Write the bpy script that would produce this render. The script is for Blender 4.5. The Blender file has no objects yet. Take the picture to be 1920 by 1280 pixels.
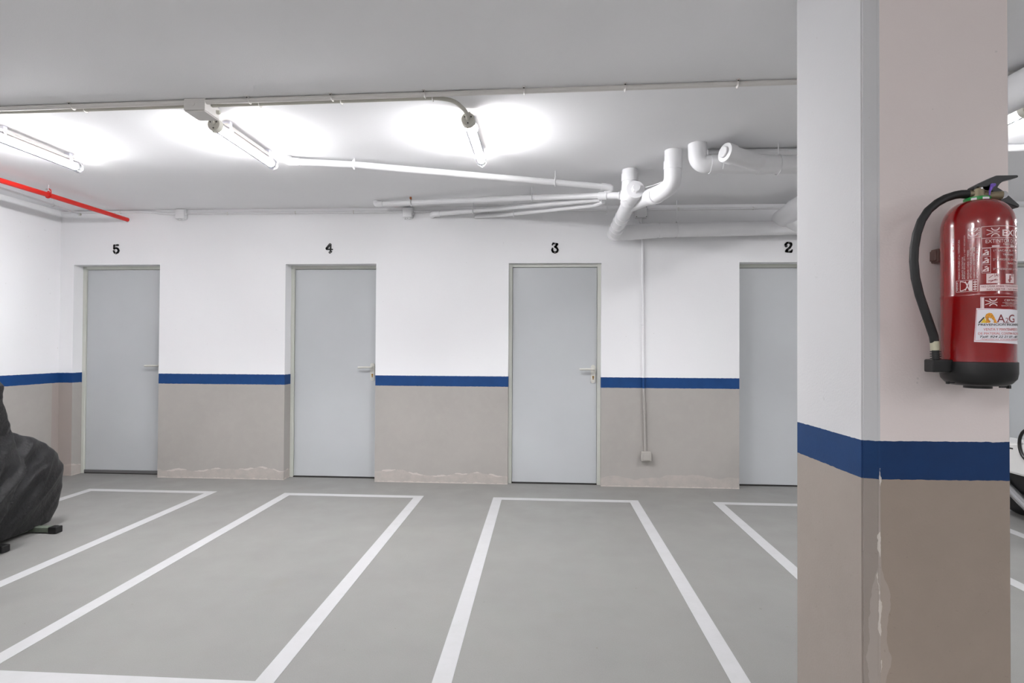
import bpy, bmesh, math, random
from mathutils import Vector, Matrix, noise
random.seed(7)
SC = bpy.context.scene
COL = SC.collection
R = math.radians
# ------------------------------------------------------------------ camera
cam_d = bpy.data.cameras.new('camera'); cam = bpy.data.objects.new('camera', cam_d); COL.objects.link(cam)
cam_d.sensor_width = 36; cam_d.lens = 18.907; cam_d.clip_start = 0.05
YAW, PITCH, ROLL = -5.78650048e-02, 1.08683529e-02, 5.13717949e-03
def cam_vec(u, f, v):
    c, s = math.cos(ROLL), math.sin(ROLL)
    x = c*u - s*v; v2 = s*u + c*v
    cp, sp = math.cos(PITCH), math.sin(PITCH)
    y = cp*f - sp*v2; z = sp*f + cp*v2
    cy, sy = math.cos(YAW), math.sin(YAW)
    return Vector((cy*x + sy*y, -sy*x + cy*y, z))
rt, fw, up = cam_vec(1, 0, 0), cam_vec(0, 1, 0), cam_vec(0, 0, 1)
mw = Matrix.Identity(4)
for i in range(3):
    mw[i][0] = rt[i]; mw[i][1] = up[i]; mw[i][2] = -fw[i]
mw.translation = Vector((0, 0, 1.24))
cam.matrix_world = mw
SC.camera = cam
# ------------------------------------------------------------------ view, world
SC.view_settings.view_transform = 'Standard'; SC.view_settings.look = 'None'
SC.view_settings.gamma = 1; SC.view_settings.use_curve_mapping = False
SC.view_settings.exposure = 0.0
W = bpy.data.worlds.new('world'); SC.world = W; W.use_nodes = True
W.node_tree.nodes['Background'].inputs[0].default_value = (0.02, 0.02, 0.022, 1)
LAMP = 466.0          # emission of the tube lamps (they are the only light in the garage)

# ------------------------------------------------------------------ helpers
def srgb(r, g, b):
    f = lambda c: (c/255/12.92) if c/255 <= .04045 else ((c/255+.055)/1.055)**2.4
    return (f(r), f(g), f(b), 1)
class NT:
    def __init__(s, name):
        s.m = bpy.data.materials.new(name); s.m.use_nodes = True
        s.t = s.m.node_tree; s.b = s.t.nodes['Principled BSDF']; s.o = s.t.nodes['Material Output']
    def n(s, typ, **kw):
        nd = s.t.nodes.new(typ)
        for k, v in kw.items():
            if k.startswith('i_'): nd.inputs[k[2:].replace('_', ' ')].default_value = v
            else: setattr(nd, k, v)
        return nd
    def l(s, a, b): s.t.links.new(a, b)
    def math(s, op, a, b=None, c=None, clamp=False):
        nd = s.n('ShaderNodeMath', operation=op); nd.use_clamp = clamp
        for i, v in enumerate((a, b, c)):
            if v is None: continue
            if isinstance(v, (int, float)): nd.inputs[i].default_value = v
            else: s.l(v, nd.inputs[i])
        return nd.outputs[0]
    def mix(s, fac, a, b, mode='MIX'):
        nd = s.n('ShaderNodeMix', data_type='RGBA', blend_type=mode)
        for idx, v in ((0, fac), (6, a), (7, b)):
            if isinstance(v, (int, float)): nd.inputs[idx].default_value = v
            elif isinstance(v, tuple): nd.inputs[idx].default_value = v
            else: s.l(v, nd.inputs[idx])
        return nd.outputs[2]
    def noise(s, vec, scale, detail=3, rough=.5):
        nd = s.n('ShaderNodeTexNoise'); nd.inputs['Scale'].default_value = scale
        nd.inputs['Detail'].default_value = detail; nd.inputs['Roughness'].default_value = rough
        s.l(vec, nd.inputs['Vector']); return nd.outputs[0]
    def rng(s, v, a, b, c=0., d=1.):
        nd = s.n('ShaderNodeMapRange'); nd.inputs[1].default_value = a; nd.inputs[2].default_value = b
        nd.inputs[3].default_value = c; nd.inputs[4].default_value = d; s.l(v, nd.inputs[0]); return nd.outputs[0]
    def bump(s, h, strength, dist=.002):
        nd = s.n('ShaderNodeBump'); nd.inputs['Strength'].default_value = strength
        nd.inputs['Distance'].default_value = dist; s.l(h, nd.inputs['Height']); s.l(nd.outputs[0], s.b.inputs['Normal'])
def simple(name, col, rough=.5, metal=0., bump=0., bscale=200, var=.03, vscale=6, spec=None):
    m = NT(name); tc = m.n('ShaderNodeTexCoord').outputs['Object']
    nz = m.noise(tc, vscale, 4)
    k = m.rng(nz, .3, .7, 1-var, 1+var)
    c = m.n('ShaderNodeVectorMath', operation='SCALE'); c.inputs[0].default_value = col[:3]; m.l(k, c.inputs['Scale'])
    m.l(c.outputs[0], m.b.inputs['Base Color'])
    m.b.inputs['Roughness'].default_value = rough; m.b.inputs['Metallic'].default_value = metal
    if spec is not None: m.b.inputs['Specular IOR Level'].default_value = spec
    if bump: m.bump(m.noise(tc, bscale, 2), bump)
    return m.m

WHITE = (.83, .83, .842, 1); BEIGE = srgb(167, 163, 158); BLUE = srgb(15, 59, 111)
def banded(name, z0, z1, white=WHITE, beige=BEIGE, blue_c=BLUE, efflo=True, wear=False, bumpy=.25, dark_left=False):
    m = NT(name); tc = m.n('ShaderNodeTexCoord').outputs['Object']
    sep = m.n('ShaderNodeSeparateXYZ'); m.l(tc, sep.inputs[0]); X, Y, Z = sep.outputs
    wob = m.rng(m.noise(tc, 45, 2), .3, .7, -.0011, .0011)
    zz = m.math('ADD', Z, wob)
    lo = m.math('GREATER_THAN', zz, z0); hi = m.math('GREATER_THAN', zz, z1)
    # paint tone
    n1 = m.noise(tc, 2.2, 4); n2 = m.noise(tc, 14, 5, .6)
    bt = m.mix(m.rng(n1, .35, .7), beige, tuple(list(c*.93 for c in beige[:3])+[1]))
    bt = m.mix(m.rng(n2, .45, .75, 0, .35), bt, tuple(list(c*1.07 for c in beige[:3])+[1]))
    if efflo:
        # ridge of lifted paint / salts near the floor
        nx = m.n('ShaderNodeTexNoise'); nx.inputs['Scale'].default_value = 2.6; nx.inputs['Detail'].default_value = 7
        cx = m.n('ShaderNodeCombineXYZ'); m.l(X, cx.inputs[0]); m.l(Y, cx.inputs[1]); m.l(cx.outputs[0], nx.inputs['Vector'])
        line = m.rng(nx.outputs[0], .3, .7, .055, .125)
        d = m.math('ABSOLUTE', m.math('SUBTRACT', Z, line))
        ridge = m.math('LESS_THAN', d, m.rng(m.noise(tc, 12, 3), .42, .7, 0., .012))
        side = m.math('LESS_THAN', X, .1)
        ridge = m.math('MULTIPLY', ridge, side)
        below = m.math('MULTIPLY', m.math('LESS_THAN', Z, line), m.rng(n2, .3, .7, .15, .6))
        bt = m.mix(below, bt, srgb(190, 180, 173))
        bt = m.mix(m.math('MULTIPLY', ridge, .5), bt, srgb(215, 208, 202))
        foot = m.math('MULTIPLY', m.math('LESS_THAN', Z, m.rng(m.noise(tc, 25, 4), .3, .7, .0, .016)), .6)
        bt = m.mix(foot, bt, srgb(205, 198, 190))
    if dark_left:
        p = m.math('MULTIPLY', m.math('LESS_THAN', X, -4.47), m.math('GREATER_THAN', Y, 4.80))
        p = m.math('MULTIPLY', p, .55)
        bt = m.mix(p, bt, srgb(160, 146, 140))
    blue = m.mix(m.rng(n2, .35, .7, 0, .4), blue_c, tuple([c*1.35 for c in blue_c[:3]]+[1]))
    wt = m.mix(m.rng(n1, .35, .7, 0, .5), white, tuple(list(c*.97 for c in white[:3])+[1]))
    spots = m.math('GREATER_THAN', m.noise(tc, 45, 1), .80)
    wt = m.mix(m.math('MULTIPLY', spots, .25), wt, srgb(150, 148, 146))
    c = m.mix(lo, bt, blue); c = m.mix(hi, c, wt)
    if wear:
        # knocked corner: chips, scuffs and a patch of filler running down the arris (real wear of the paint)
        e = m.math('ABSOLUTE', m.math('SUBTRACT', X, m.math('ADD', .949, m.rng(m.noise(tc, 9, 4), .3, .7, -.006, .010))))
        thin = m.math('LESS_THAN', e, m.rng(m.noise(tc, 20, 3), .45, .75, 0, .007))
        zb = m.math('MULTIPLY', m.math('LESS_THAN', Z, .93), m.math('LESS_THAN', Y, 1.7))
        c = m.mix(m.math('MULTIPLY', m.math('MULTIPLY', thin, zb), .7), c, srgb(214, 208, 200))
        patch = m.math('LESS_THAN', m.math('ABSOLUTE', m.math('SUBTRACT', X, .950)), m.math('MULTIPLY', m.rng(m.noise(tc, 5, 4), .35, .65, .006, .036), m.rng(Z, .55, .87, 1., 0.)))
        patch = m.math('MULTIPLY', m.math('MULTIPLY', patch, m.math('LESS_THAN', Z, .86)), .28)
        c = m.mix(m.math('MULTIPLY', patch, m.math('LESS_THAN', Y, 1.7)), c, srgb(186, 176, 168))
        sc = m.math('MULTIPLY', m.math('GREATER_THAN', m.noise(tc, 60, 5, .7), .66), m.math('LESS_THAN', Z, .8))
        c = m.mix(m.math('MULTIPLY', sc, .3), c, srgb(120, 110, 104))
    m.l(c, m.b.inputs['Base Color'])
    m.b.inputs['Roughness'].default_value = .62; m.b.inputs['Specular IOR Level'].default_value = .3
    m.bump(m.math('ADD', m.noise(tc, 160, 3), m.math('MULTIPLY', m.noise(tc, 12, 3), 2.)), bumpy, .0015)
    return m.m

M = {}
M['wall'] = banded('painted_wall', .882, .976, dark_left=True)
M['pillar'] = banded('painted_pillar_dimmed', .873, .981, white=srgb(192, 192, 193), beige=srgb(145, 136, 129), blue_c=srgb(11, 48, 90), efflo=False, wear=True)  # white greyed to offset surplus lamp light on the left face
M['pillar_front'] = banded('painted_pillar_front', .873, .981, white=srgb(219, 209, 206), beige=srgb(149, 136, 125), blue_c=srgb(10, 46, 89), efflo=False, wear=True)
M['conduit_banded'] = banded('painted_conduit', .882, .976, efflo=False, bumpy=.05)
m = NT('painted_ceiling'); tc = m.n('ShaderNodeTexCoord').outputs['Object']
m.l(m.mix(m.rng(m.noise(tc, 1.5, 4), .35, .7), (.86, .86, .87, 1), (.835, .835, .845, 1)), m.b.inputs['Base Color'])
m.b.inputs['Roughness'].default_value = .8; m.bump(m.noise(tc, 180, 3), .25, .0015); M['ceiling'] = m.m
m = NT('floor_paint'); tc = m.n('ShaderNodeTexCoord').outputs['Object']
c = m.mix(m.rng(m.noise(tc, 1.3, 5, .6), .35, .7), srgb(128, 127, 124), srgb(122, 121, 119))
c = m.mix(m.rng(m.noise(tc, 260, 2), .4, .7, 0, .35), c, srgb(140, 140, 138))
c = m.mix(m.math('MULTIPLY', m.math('GREATER_THAN', m.noise(tc, 38, 1), .80), .7), c, srgb(110, 106, 98))
st = m.math('MULTIPLY', m.rng(m.noise(tc, 3.1, 3), .62, .8), .25)
c = m.mix(st, c, srgb(122, 119, 110))
m.l(c, m.b.inputs['Base Color'])
m.l(m.rng(m.noise(tc, 4, 4), .3, .7, .42, .55), m.b.inputs['Roughness']); m.b.inputs['Specular IOR Level'].default_value = .4
m.bump(m.math('ADD', m.noise(tc, 220, 2), m.noise(tc, 7, 2)), .18, .0015); M['floor'] = m.m
m = NT('line_paint'); tc = m.n('ShaderNodeTexCoord').outputs['Object']
c = m.mix(m.rng(m.noise(tc, 12, 5, .6), .45, .75, 0, .5), srgb(176, 176, 177), srgb(167, 167, 166))
c = m.mix(m.math('MULTIPLY', m.math('GREATER_THAN', m.noise(tc, 55, 2), .76), .5), c, srgb(170, 166, 158))
m.l(c, m.b.inputs['Base Color']); m.b.inputs['Roughness'].default_value = .5; m.bump(m.noise(tc, 200, 2), .15, .001); M['line'] = m.m
M['pvc'] = simple('white_painted_pvc', (.76, .76, .77, 1), .45, bump=.05, var=.02)
M['pvc_grey'] = simple('grey_plastic', srgb(216, 213, 209), .5, var=.02)
M['cap_grey'] = simple('warm_grey_end_cap', srgb(196, 194, 184), .5, var=.02)
M['socket'] = simple('aged_switch_plastic', srgb(170, 166, 160), .5)
M['clear_plain'] = simple('pale_plastic_clip', srgb(226, 226, 236), .3)
M['screw'] = simple('dark_screw', srgb(90, 88, 86), .4, .6)
M['steel'] = simple('zinc_steel', srgb(190, 190, 188), .35, .8)
M['rust'] = simple('rusty_screw', srgb(150, 84, 40), .8, var=.3, vscale=80)
M['frame'] = simple('door_frame_paint', srgb(200, 202, 194), .45, var=.03, bump=.05)
M['leaf'] = simple('door_leaf_paint', srgb(186, 189, 191), .40, var=.03, vscale=2, bump=.04, bscale=150)
M['gap'] = simple('dark_gap_shade', srgb(40, 38, 36), .8)
M['sweep'] = simple('grey_rubber_sweep', srgb(96, 96, 96), .6)
M['handle'] = simple('satin_handle', srgb(205, 204, 196), .35)
M['brass'] = simple('brass', srgb(170, 130, 60), .35, .8)
M['numeral'] = simple('black_numeral', srgb(34, 34, 36), .45)
M['numscrew'] = simple('pale_screw_head', srgb(190, 188, 180), .4)
M['red_pipe'] = simple('red_pipe_paint', srgb(206, 32, 22), .35, var=.05)
M['red_ext'] = simple('red_gloss_paint', srgb(128, 3, 6), .2, var=.02)
M['red_ext'].node_tree.nodes['Principled BSDF'].inputs['Coat Weight'].default_value = .6
M['red_ext'].node_tree.nodes['Principled BSDF'].inputs['Coat Roughness'].default_value = .06
M['black_plastic'] = simple('black_plastic', srgb(12, 12, 13), .38, var=.1)
M['rubber'] = simple('black_rubber', srgb(13, 13, 14), .55, bump=.1, bscale=400)
M['valve'] = simple('dull_brass_valve', srgb(128, 118, 96), .45, .5, var=.1, vscale=40)
M['ferrule'] = simple('hose_ferrule', srgb(178, 174, 152), .4, .5, var=.1, vscale=60)
M['green'] = simple('green_collar', srgb(20, 140, 62), .4)
M['purple'] = simple('purple_seal', srgb(112, 80, 180), .4)
M['bracket'] = simple('brown_bracket', srgb(96, 72, 66), .5)
M['print'] = simple('white_print', srgb(222, 200, 200), .4)
M['print_red'] = simple('red_print', srgb(190, 60, 50), .5)
M['print_maroon'] = simple('maroon_print', srgb(120, 40, 44), .5)
M['print_dark'] = simple('dark_print', srgb(50, 48, 50), .5)
M['sticker'] = simple('sticker_paper', srgb(224, 222, 228), .35)
M['orange'] = simple('orange_print', srgb(214, 146, 44), .5, var=.35, vscale=220)
M['yellow'] = simple('yellow_print', srgb(220, 190, 50), .5)
M['chrome'] = simple('chrome', srgb(200, 200, 202), .2, .9)
M['scooter_white'] = simple('scooter_white', srgb(214, 214, 212), .25)
M['stand'] = simple('green_grey_channel', srgb(120, 130, 116), .45, .4, var=.15, vscale=30)
m = NT('cover_fabric'); tc = m.n('ShaderNodeTexCoord').outputs['Object']
m.l(m.mix(m.rng(m.noise(tc, 5, 4), .35, .7), srgb(6, 6, 8), srgb(12, 12, 14)), m.b.inputs['Base Color'])
m.b.inputs['Roughness'].default_value = .36; m.b.inputs['Specular IOR Level'].default_value = .36
m.b.inputs['Sheen Weight'].default_value = .05
m.bump(m.math('ADD', m.noise(tc, 500, 2), m.math('MULTIPLY', m.noise(tc, 14, 4, .6), 6.)), .5, .006); M['cover'] = m.m
m = NT('lamp_diffuser'); m.t.nodes.remove(m.b)
em = m.n('ShaderNodeEmission'); em.inputs[0].default_value = (1, .992, .985, 1); em.inputs[1].default_value = LAMP
# LED strip lies on the spine and shines down: the frosted tube is brightest underneath, dimmer on its flanks
sg = m.n('ShaderNodeSeparateXYZ'); m.l(m.n('ShaderNodeNewGeometry').outputs['Normal'], sg.inputs[0])
m.l(m.rng(sg.outputs[2], -1, .2, LAMP*1.32, LAMP*.14), em.inputs[1])
m.l(em.outputs[0], m.o.inputs[0]); M['lamp'] = m.m
m = NT('clear_tube'); m.t.nodes.remove(m.b)
tr = m.n('ShaderNodeBsdfTransparent'); tr.inputs[0].default_value = (.95, .95, .965, 1)
gl = m.n('ShaderNodeBsdfGlossy'); gl.inputs['Roughness'].default_value = .08
mx = m.n('ShaderNodeMixShader'); lw = m.n('ShaderNodeLayerWeight'); lw.inputs[0].default_value = .25
m.l(m.math('MULTIPLY', lw.outputs['Fresnel'], .7), mx.inputs[0]); m.l(tr.outputs[0], mx.inputs[1]); m.l(gl.outputs[0], mx.inputs[2])
m.l(mx.outputs[0], m.o.inputs[0]); M['clear'] = m.m

def link(name, bm, mat, parent=None, smooth=None, label=None):
    me = bpy.data.meshes.new(name); bm.normal_update(); bm.to_mesh(me); bm.free()
    o = bpy.data.objects.new(name, me); COL.objects.link(o)
    for mm in (mat if isinstance(mat, (list, tuple)) else [mat]): me.materials.append(mm)
    if smooth is not None:
        for p in me.polygons: p.use_smooth = True
        me.set_sharp_from_angle(angle=R(smooth))
    if parent is not None:
        o.parent = parent; o.matrix_parent_inverse = parent.matrix_world.inverted() if parent.type != 'EMPTY' else Matrix.Translation(-parent.location)
    if label: o['label'] = label
    return o
def tag(o, label, cat, group=None, kind=None):
    o['label'] = label; o['category'] = cat
    if group: o['group'] = group
    if kind: o['kind'] = kind
    return o
def empty(name, loc, label, cat, group=None, kind=None):
    o = bpy.data.objects.new(name, None); COL.objects.link(o); o.location = loc; o.empty_display_size = .1
    return tag(o, label, cat, group, kind)
def box(bm, a, b, bev=0., mi=0):
    xs = sorted((a[0], b[0])); ys = sorted((a[1], b[1])); zs = sorted((a[2], b[2]))
    vs = [bm.verts.new((x, y, z)) for x in xs for y in ys for z in zs]
    fs = [bm.faces.new([vs[i] for i in f]) for f in ((0,1,3,2),(4,6,7,5),(0,4,5,1),(2,3,7,6),(0,2,6,4),(1,5,7,3))]
    for f in fs: f.material_index = mi
    if bev:
        es = list({e for f in fs for e in f.edges})
        bmesh.ops.bevel(bm, geom=es, offset=bev, segments=2, affect='EDGES', profile=.5)
    return bm
def fillet(pts, rad, n=6):
    pts = [Vector(p) for p in pts]; out = [pts[0]]
    for i in range(1, len(pts)-1):
        a, b, c = pts[i-1], pts[i], pts[i+1]
        d1 = (a-b); d2 = (c-b); r = min(rad, d1.length*.49, d2.length*.49)
        p, q = b+d1.normalized()*r, b+d2.normalized()*r
        for k in range(n+1):
            t = k/n; out.append(p*(1-t)**2 + b*2*t*(1-t) + q*t*t)
    out.append(pts[-1]); return out
def sweep(bm, pts, r, seg=16, caps=True, sx=1.):
    pts = [Vector(p) for p in pts]; n = len(pts); rr = r if isinstance(r, (list, tuple)) else [r]*n
    T = []
    for i in range(n):
        t = (pts[min(i+1, n-1)]-pts[max(i-1, 0)]); T.append(t.normalized())
    nrm = T[0].orthogonal().normalized(); rings = []
    for i in range(n):
        if i: nrm = (nrm - T[i]*nrm.dot(T[i])).normalized()
        b = T[i].cross(nrm)
        rings.append([bm.verts.new(pts[i] + (nrm*math.cos(2*math.pi*k/seg) + b*math.sin(2*math.pi*k/seg)*sx)*rr[i]) for k in range(seg)])
    for i in range(n-1):
        for k in range(seg):
            bm.faces.new((rings[i][k], rings[i][(k+1)%seg], rings[i+1][(k+1)%seg], rings[i+1][k]))
    if caps:
        bm.faces.new(list(reversed(rings[0]))); bm.faces.new(rings[-1])
    return bm
def cyl(bm, a, b, r, seg=20, r2=None): return sweep(bm, [a, b], [r, r if r2 is None else r2], seg)
def lathe(bm, prof, c, seg=48, axis=Vector((0,0,1))):
    # prof: (radius, height) along axis from point c
    c = Vector(c); axis = Vector(axis).normalized(); u = axis.orthogonal().normalized(); v = axis.cross(u); rings = []
    for r, h in prof:
        if r < 1e-5: rings.append([bm.verts.new(c+axis*h)])
        else: rings.append([bm.verts.new(c+axis*h+(u*math.cos(2*math.pi*k/seg)+v*math.sin(2*math.pi*k/seg))*r) for k in range(seg)])
    for a, b in zip(rings, rings[1:]):
        for k in range(seg):
            k2 = (k+1)%seg
            if len(a) == 1: bm.faces.new((a[0], b[k2], b[k])) if len(b) > 1 else None
            elif len(b) == 1: bm.faces.new((a[k], a[k2], b[0]))
            else: bm.faces.new((a[k], a[k2], b[k2], b[k]))
    return bm
def prism(bm, poly, y0, y1, bev=0):
    # poly in XZ, extruded along Y
    a = [bm.verts.new((x, y0, z)) for x, z in poly]; b = [bm.verts.new((x, y1, z)) for x, z in poly]; n = len(poly)
    fs = [bm.faces.new(a), bm.faces.new(list(reversed(b)))]
    for k in range(n): fs.append(bm.faces.new((a[k], b[k], b[(k+1)%n], a[(k+1)%n])))
    bmesh.ops.recalc_face_normals(bm, faces=fs)
    if bev: bmesh.ops.bevel(bm, geom=list({e for f in fs for e in f.edges}), offset=bev, segments=2, affect='EDGES')
    return bm
B = bmesh.new
def copy_tree(o, dx, parent=None):
    c = o.copy(); COL.objects.link(c); mpi = o.matrix_parent_inverse.copy(); c.parent = parent; c.matrix_parent_inverse = mpi
    if parent is None: c.location = o.location + Vector(dx)
    for ch in list(o.children): copy_tree(ch, dx, c)
    return c

# ------------------------------------------------------------------ room shell
WY, CZ, LX = 4.87, 2.52, -4.606
RX, FY = 8.2, -5.2
OPEN = {5: (-4.470, -3.616), 4: (-2.397, -1.540), 3: (-.315, .521), 2: (1.735, 2.590), 1: (3.845, 4.700)}
OTOP = 2.004
fl = link('floor', box(B(), (LX-.3, FY-.3, -.12), (RX+.3, WY+.35, 0)), M['floor'])
tag(fl, 'grey painted garage floor with white bay lines', 'floor', kind='structure')
ce = link('ceiling', box(B(), (LX-.3, FY-.3, CZ), (RX+.3, WY+.35, CZ+.15)), M['ceiling'])
tag(ce, 'flat white painted garage ceiling', 'ceiling', kind='structure')
bm = B(); x = LX-.3
for n in (5, 4, 3, 2, 1):
    box(bm, (x, WY, 0), (OPEN[n][0], WY+.3, OTOP)); x = OPEN[n][1]
box(bm, (x, WY, 0), (RX+.3, WY+.3, OTOP)); box(bm, (LX-.3, WY, OTOP), (RX+.3, WY+.3, CZ))
tag(link('wall_back', bm, M['wall']), 'long white wall with blue stripe over beige base and numbered grey doors', 'wall', kind='structure')
tag(link('wall_left', box(B(), (LX-.3, FY-.3, 0), (LX, WY, CZ)), M['wall']), 'side wall behind the covered motorcycle, white over beige with blue stripe', 'wall', kind='structure')
tag(link('wall_right', box(B(), (RX, FY-.3, 0), (RX+.3, WY, CZ)), M['wall']), 'far side wall of the garage, white over beige', 'wall', kind='structure')
tag(link('wall_front', box(B(), (LX, FY-.3, 0), (RX, FY, CZ)), M['wall']), 'wall opposite the numbered doors, white over beige', 'wall', kind='structure')
# pillar
bm = B()
P = [(.902, 1.972), (.908, 1.590), (.948, 1.580), (1.311, 1.590), (1.311, 1.972)]
lo = [bm.verts.new((x, y, 0)) for x, y in P]; hi = [bm.verts.new((x, y, CZ)) for x, y in P]
for k in range(5):
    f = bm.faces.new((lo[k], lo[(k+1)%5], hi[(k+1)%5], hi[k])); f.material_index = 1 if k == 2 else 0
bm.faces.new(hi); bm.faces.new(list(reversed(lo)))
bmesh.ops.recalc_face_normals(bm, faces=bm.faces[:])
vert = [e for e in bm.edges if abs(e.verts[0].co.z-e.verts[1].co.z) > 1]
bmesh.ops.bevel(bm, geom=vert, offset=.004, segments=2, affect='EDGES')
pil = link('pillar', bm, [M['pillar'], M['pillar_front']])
tag(pil, 'square garage pillar, white above a blue stripe and beige below, holding the fire extinguisher', 'pillar', kind='structure')

# ------------------------------------------------------------------ doors
dlab = {5: 'grey metal door numbered 5, furthest left, with a dark rubber sweep', 4: 'grey metal door numbered 4 between doors 5 and 3',
        3: 'grey metal door numbered 3 in a shallow reveal left of the drop conduit', 2: 'grey metal door numbered 2, half hidden by the pillar',
        1: 'sliver of grey metal door seen right of the pillar behind the white scooter'}
for n, (x0, x1) in OPEN.items():
    dy = {5: .105, 4: .115, 3: .04, 2: .115, 1: .11}[n]; y = WY + dy
    root = empty(f'door_{n}', ((x0+x1)/2, y, 0), dlab[n], 'door', kind='structure')
    bm = B(); w = .032
    box(bm, (x0, y, 0), (x0+w, y+.06, OTOP), .002); box(bm, (x1-w, y, 0), (x1, y+.06, OTOP), .002)
    box(bm, (x0+w, y, OTOP-.030), (x1-w, y+.06, OTOP), .002)
    # inner rebate
    box(bm, (x0+w, y+.03, .0), (x0+w+.004, y+.06, OTOP-.03)); box(bm, (x1-w-.004, y+.03, 0), (x1-w, y+.06, OTOP-.03))
    link('door_frame', bm, M['frame'], root)
    ly = y+.014
    lf = link('door_leaf', box(B(), (x0+w+.003, ly, .012), (x1-w-.003, ly+.045, OTOP-.033), .0015), M['leaf'], root)
    link('gap_shade_strip', box(B(), (x0, y+.005, 0), (x1, y+.10, .009)), M['gap'], root)  # dark strip standing in for the shade in the gap under the leaf
    if n == 5: link('door_sweep', box(B(), (x0+w, ly-.014, .006), (x1-w, ly-.001, .036), .004), M['sweep'], root, label='dark grey rubber sweep')
    # lever handle on its long plate
    hx, hz = x1-.067, 1.046
    bm = B(); pr = []
    for k in range(9): a = math.pi*k/8; pr.append((hx+.021*math.cos(a), hz+.018+.021*math.sin(a)))
    for k in range(9): a = math.pi+math.pi*k/8; pr.append((hx+.021*math.cos(a), hz-.108+.021*math.sin(a)))
    prism(bm, pr, ly-.009, ly, .0015)
    es = link('escutcheon', bm, M['handle'], root, 40)
    bm = B(); cyl(bm, (hx, ly-.0105, hz-.070), (hx, ly-.008, hz-.070), .0085, 16); box(bm, (hx-.0045, ly-.0105, hz-.095), (hx+.0045, ly-.008, hz-.072))
    link('keyhole', bm, M['brass'], es, 40, label='brass keyhole')
    bm = B(); cyl(bm, (hx, ly-.002, hz), (hx, ly-.02, hz), .014, 20)
    path = fillet([(hx, ly-.005, hz), (hx, ly-.052, hz), (hx-.05, ly-.055, hz+.001), (hx-.125, ly-.048, hz-.002)], .016)
    sweep(bm, path, .0095, 14); link('lever_handle', bm, M['handle'], root, 50)

# ------------------------------------------------------------------ numerals (thick strokes of cut plate)
def strokes(bm, st, ox, oz, k, y0, th=.005):
    for s in st:
        for (a, b) in zip(s, s[1:]):
            ax, az, ar = ox+(a[0]-640)*k, oz-(a[1]-600)*k, a[2]*k; bx, bz, br = ox+(b[0]-640)*k, oz-(b[1]-600)*k, b[2]*k
            d = math.atan2(bz-az, bx-ax); poly = []
            for q in range(9): t = d+math.pi/2+math.pi*q/8; poly.append((ax+ar*math.cos(t), az+ar*math.sin(t)))
            for q in range(9): t = d-math.pi/2+math.pi*q/8; poly.append((bx+br*math.cos(t), bz+br*math.sin(t)))
            prism(bm, poly, y0, y0-th)
NUM = {5: ([[(725,330,62),(590,335,46),(480,345,56),(475,560,54)], [(475,556,46),(560,525,46),(650,520,52),(730,570,56),(775,680,60),(730,790,58),(600,850,52),(500,800,52),(460,700,56)]], [(590,330),(593,845)]),
       4: ([[(690,355,62),(480,620,72),(480,675,42),(835,682,40)], [(728,370,50),(722,790,46)], [(680,865,72),(785,805,42)]], [(695,355),(700,860)]),
       3: ([[(500,435,42),(550,350,52),(670,365,44),(790,400,66),(740,480,62),(670,560,66),(770,630,56),(825,740,56),(780,850,58),(660,895,60),(540,850,62),(492,750,62),(512,660,56)]], [(670,365),(660,890)]),
       2: ([[(520,560,72),(485,470,66),(560,372,58),(660,358,52),(780,410,68),(800,500,62),(720,640,64),(560,780,66),(520,860,68),(660,893,52),(800,885,66),(850,785,40)]], [(660,355),(660,885)])}
for n, (ox, oz) in {5: (-4.0445, 2.1495), 4: (-1.983, 2.150), 3: (.100, 2.144), 2: (2.156, 2.139)}.items():
    st, sc = NUM[n]; k = .00485/32
    bm = B(); strokes(bm, st, ox, oz, k, WY)
    o = link('door_numeral', bm, M['numeral']); tag(o, {5:'black numeral five above the leftmost door, nearest the red pipe',4:'black numeral four above the door below the middle tube lamp',3:'black numeral three above the door left of the drop conduit',2:'black numeral two beside the pillar, below the thick drain pipe'}[n], 'numeral', 'door numerals')
    for (sx, sz) in sc:
        cxx, czz = ox+(sx-640)*k, oz-(sz-600)*k
        link('screw', lathe(B(), [(0, .0025), (.0025, .0018), (.0036, 0)], (cxx, WY-.005, czz), 10, (0, -1, 0)), M['numscrew'], o, 60)

# ------------------------------------------------------------------ parking bay lines
bays = [((-3.905, -2.765), 'white bay outline under the covered motorcycle'), ((-2.175, -.985), 'white bay outline left of centre, its near end line in view at the bottom'),
        ((-.405, .775), 'white bay outline at the centre, before the door left of the drop conduit'), ((1.370, 2.545), 'white bay outline running behind the left side of the pillar'),
        ((3.165, 4.32), 'white bay outline under the white scooter right of the pillar')]
for (x0, x1), lab in bays:
    bm = B(); y0, y1, w, h = 1.872, 4.440, .073, .0012
    o = [(x0, y0), (x1, y0), (x1, y1), (x0, y1)]; i = [(x0+w, y0+w), (x1-w, y0+w), (x1-w, y1-w+.008), (x0+w, y1-w+.008)]
    V = {}
    for nm, L in (('o', o), ('i', i)):
        for z in (0.0003, h): V[nm, z] = [bm.verts.new((x, y, z)) for x, y in L]
    for k in range(4):
        k2 = (k+1)%4
        bm.faces.new((V['o', h][k], V['o', h][k2], V['i', h][k2], V['i', h][k]))
        bm.faces.new((V['o', .0003][k], V['o', .0003][k2], V['o', h][k2], V['o', h][k]))
        bm.faces.new((V['i', h][k], V['i', h][k2], V['i', .0003][k2], V['i', .0003][k]))
    bmesh.ops.recalc_face_normals(bm, faces=bm.faces[:])
    tag(link('bay_marking', bm, M['line']), lab, 'floor marking', 'painted parking bay outlines')

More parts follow.
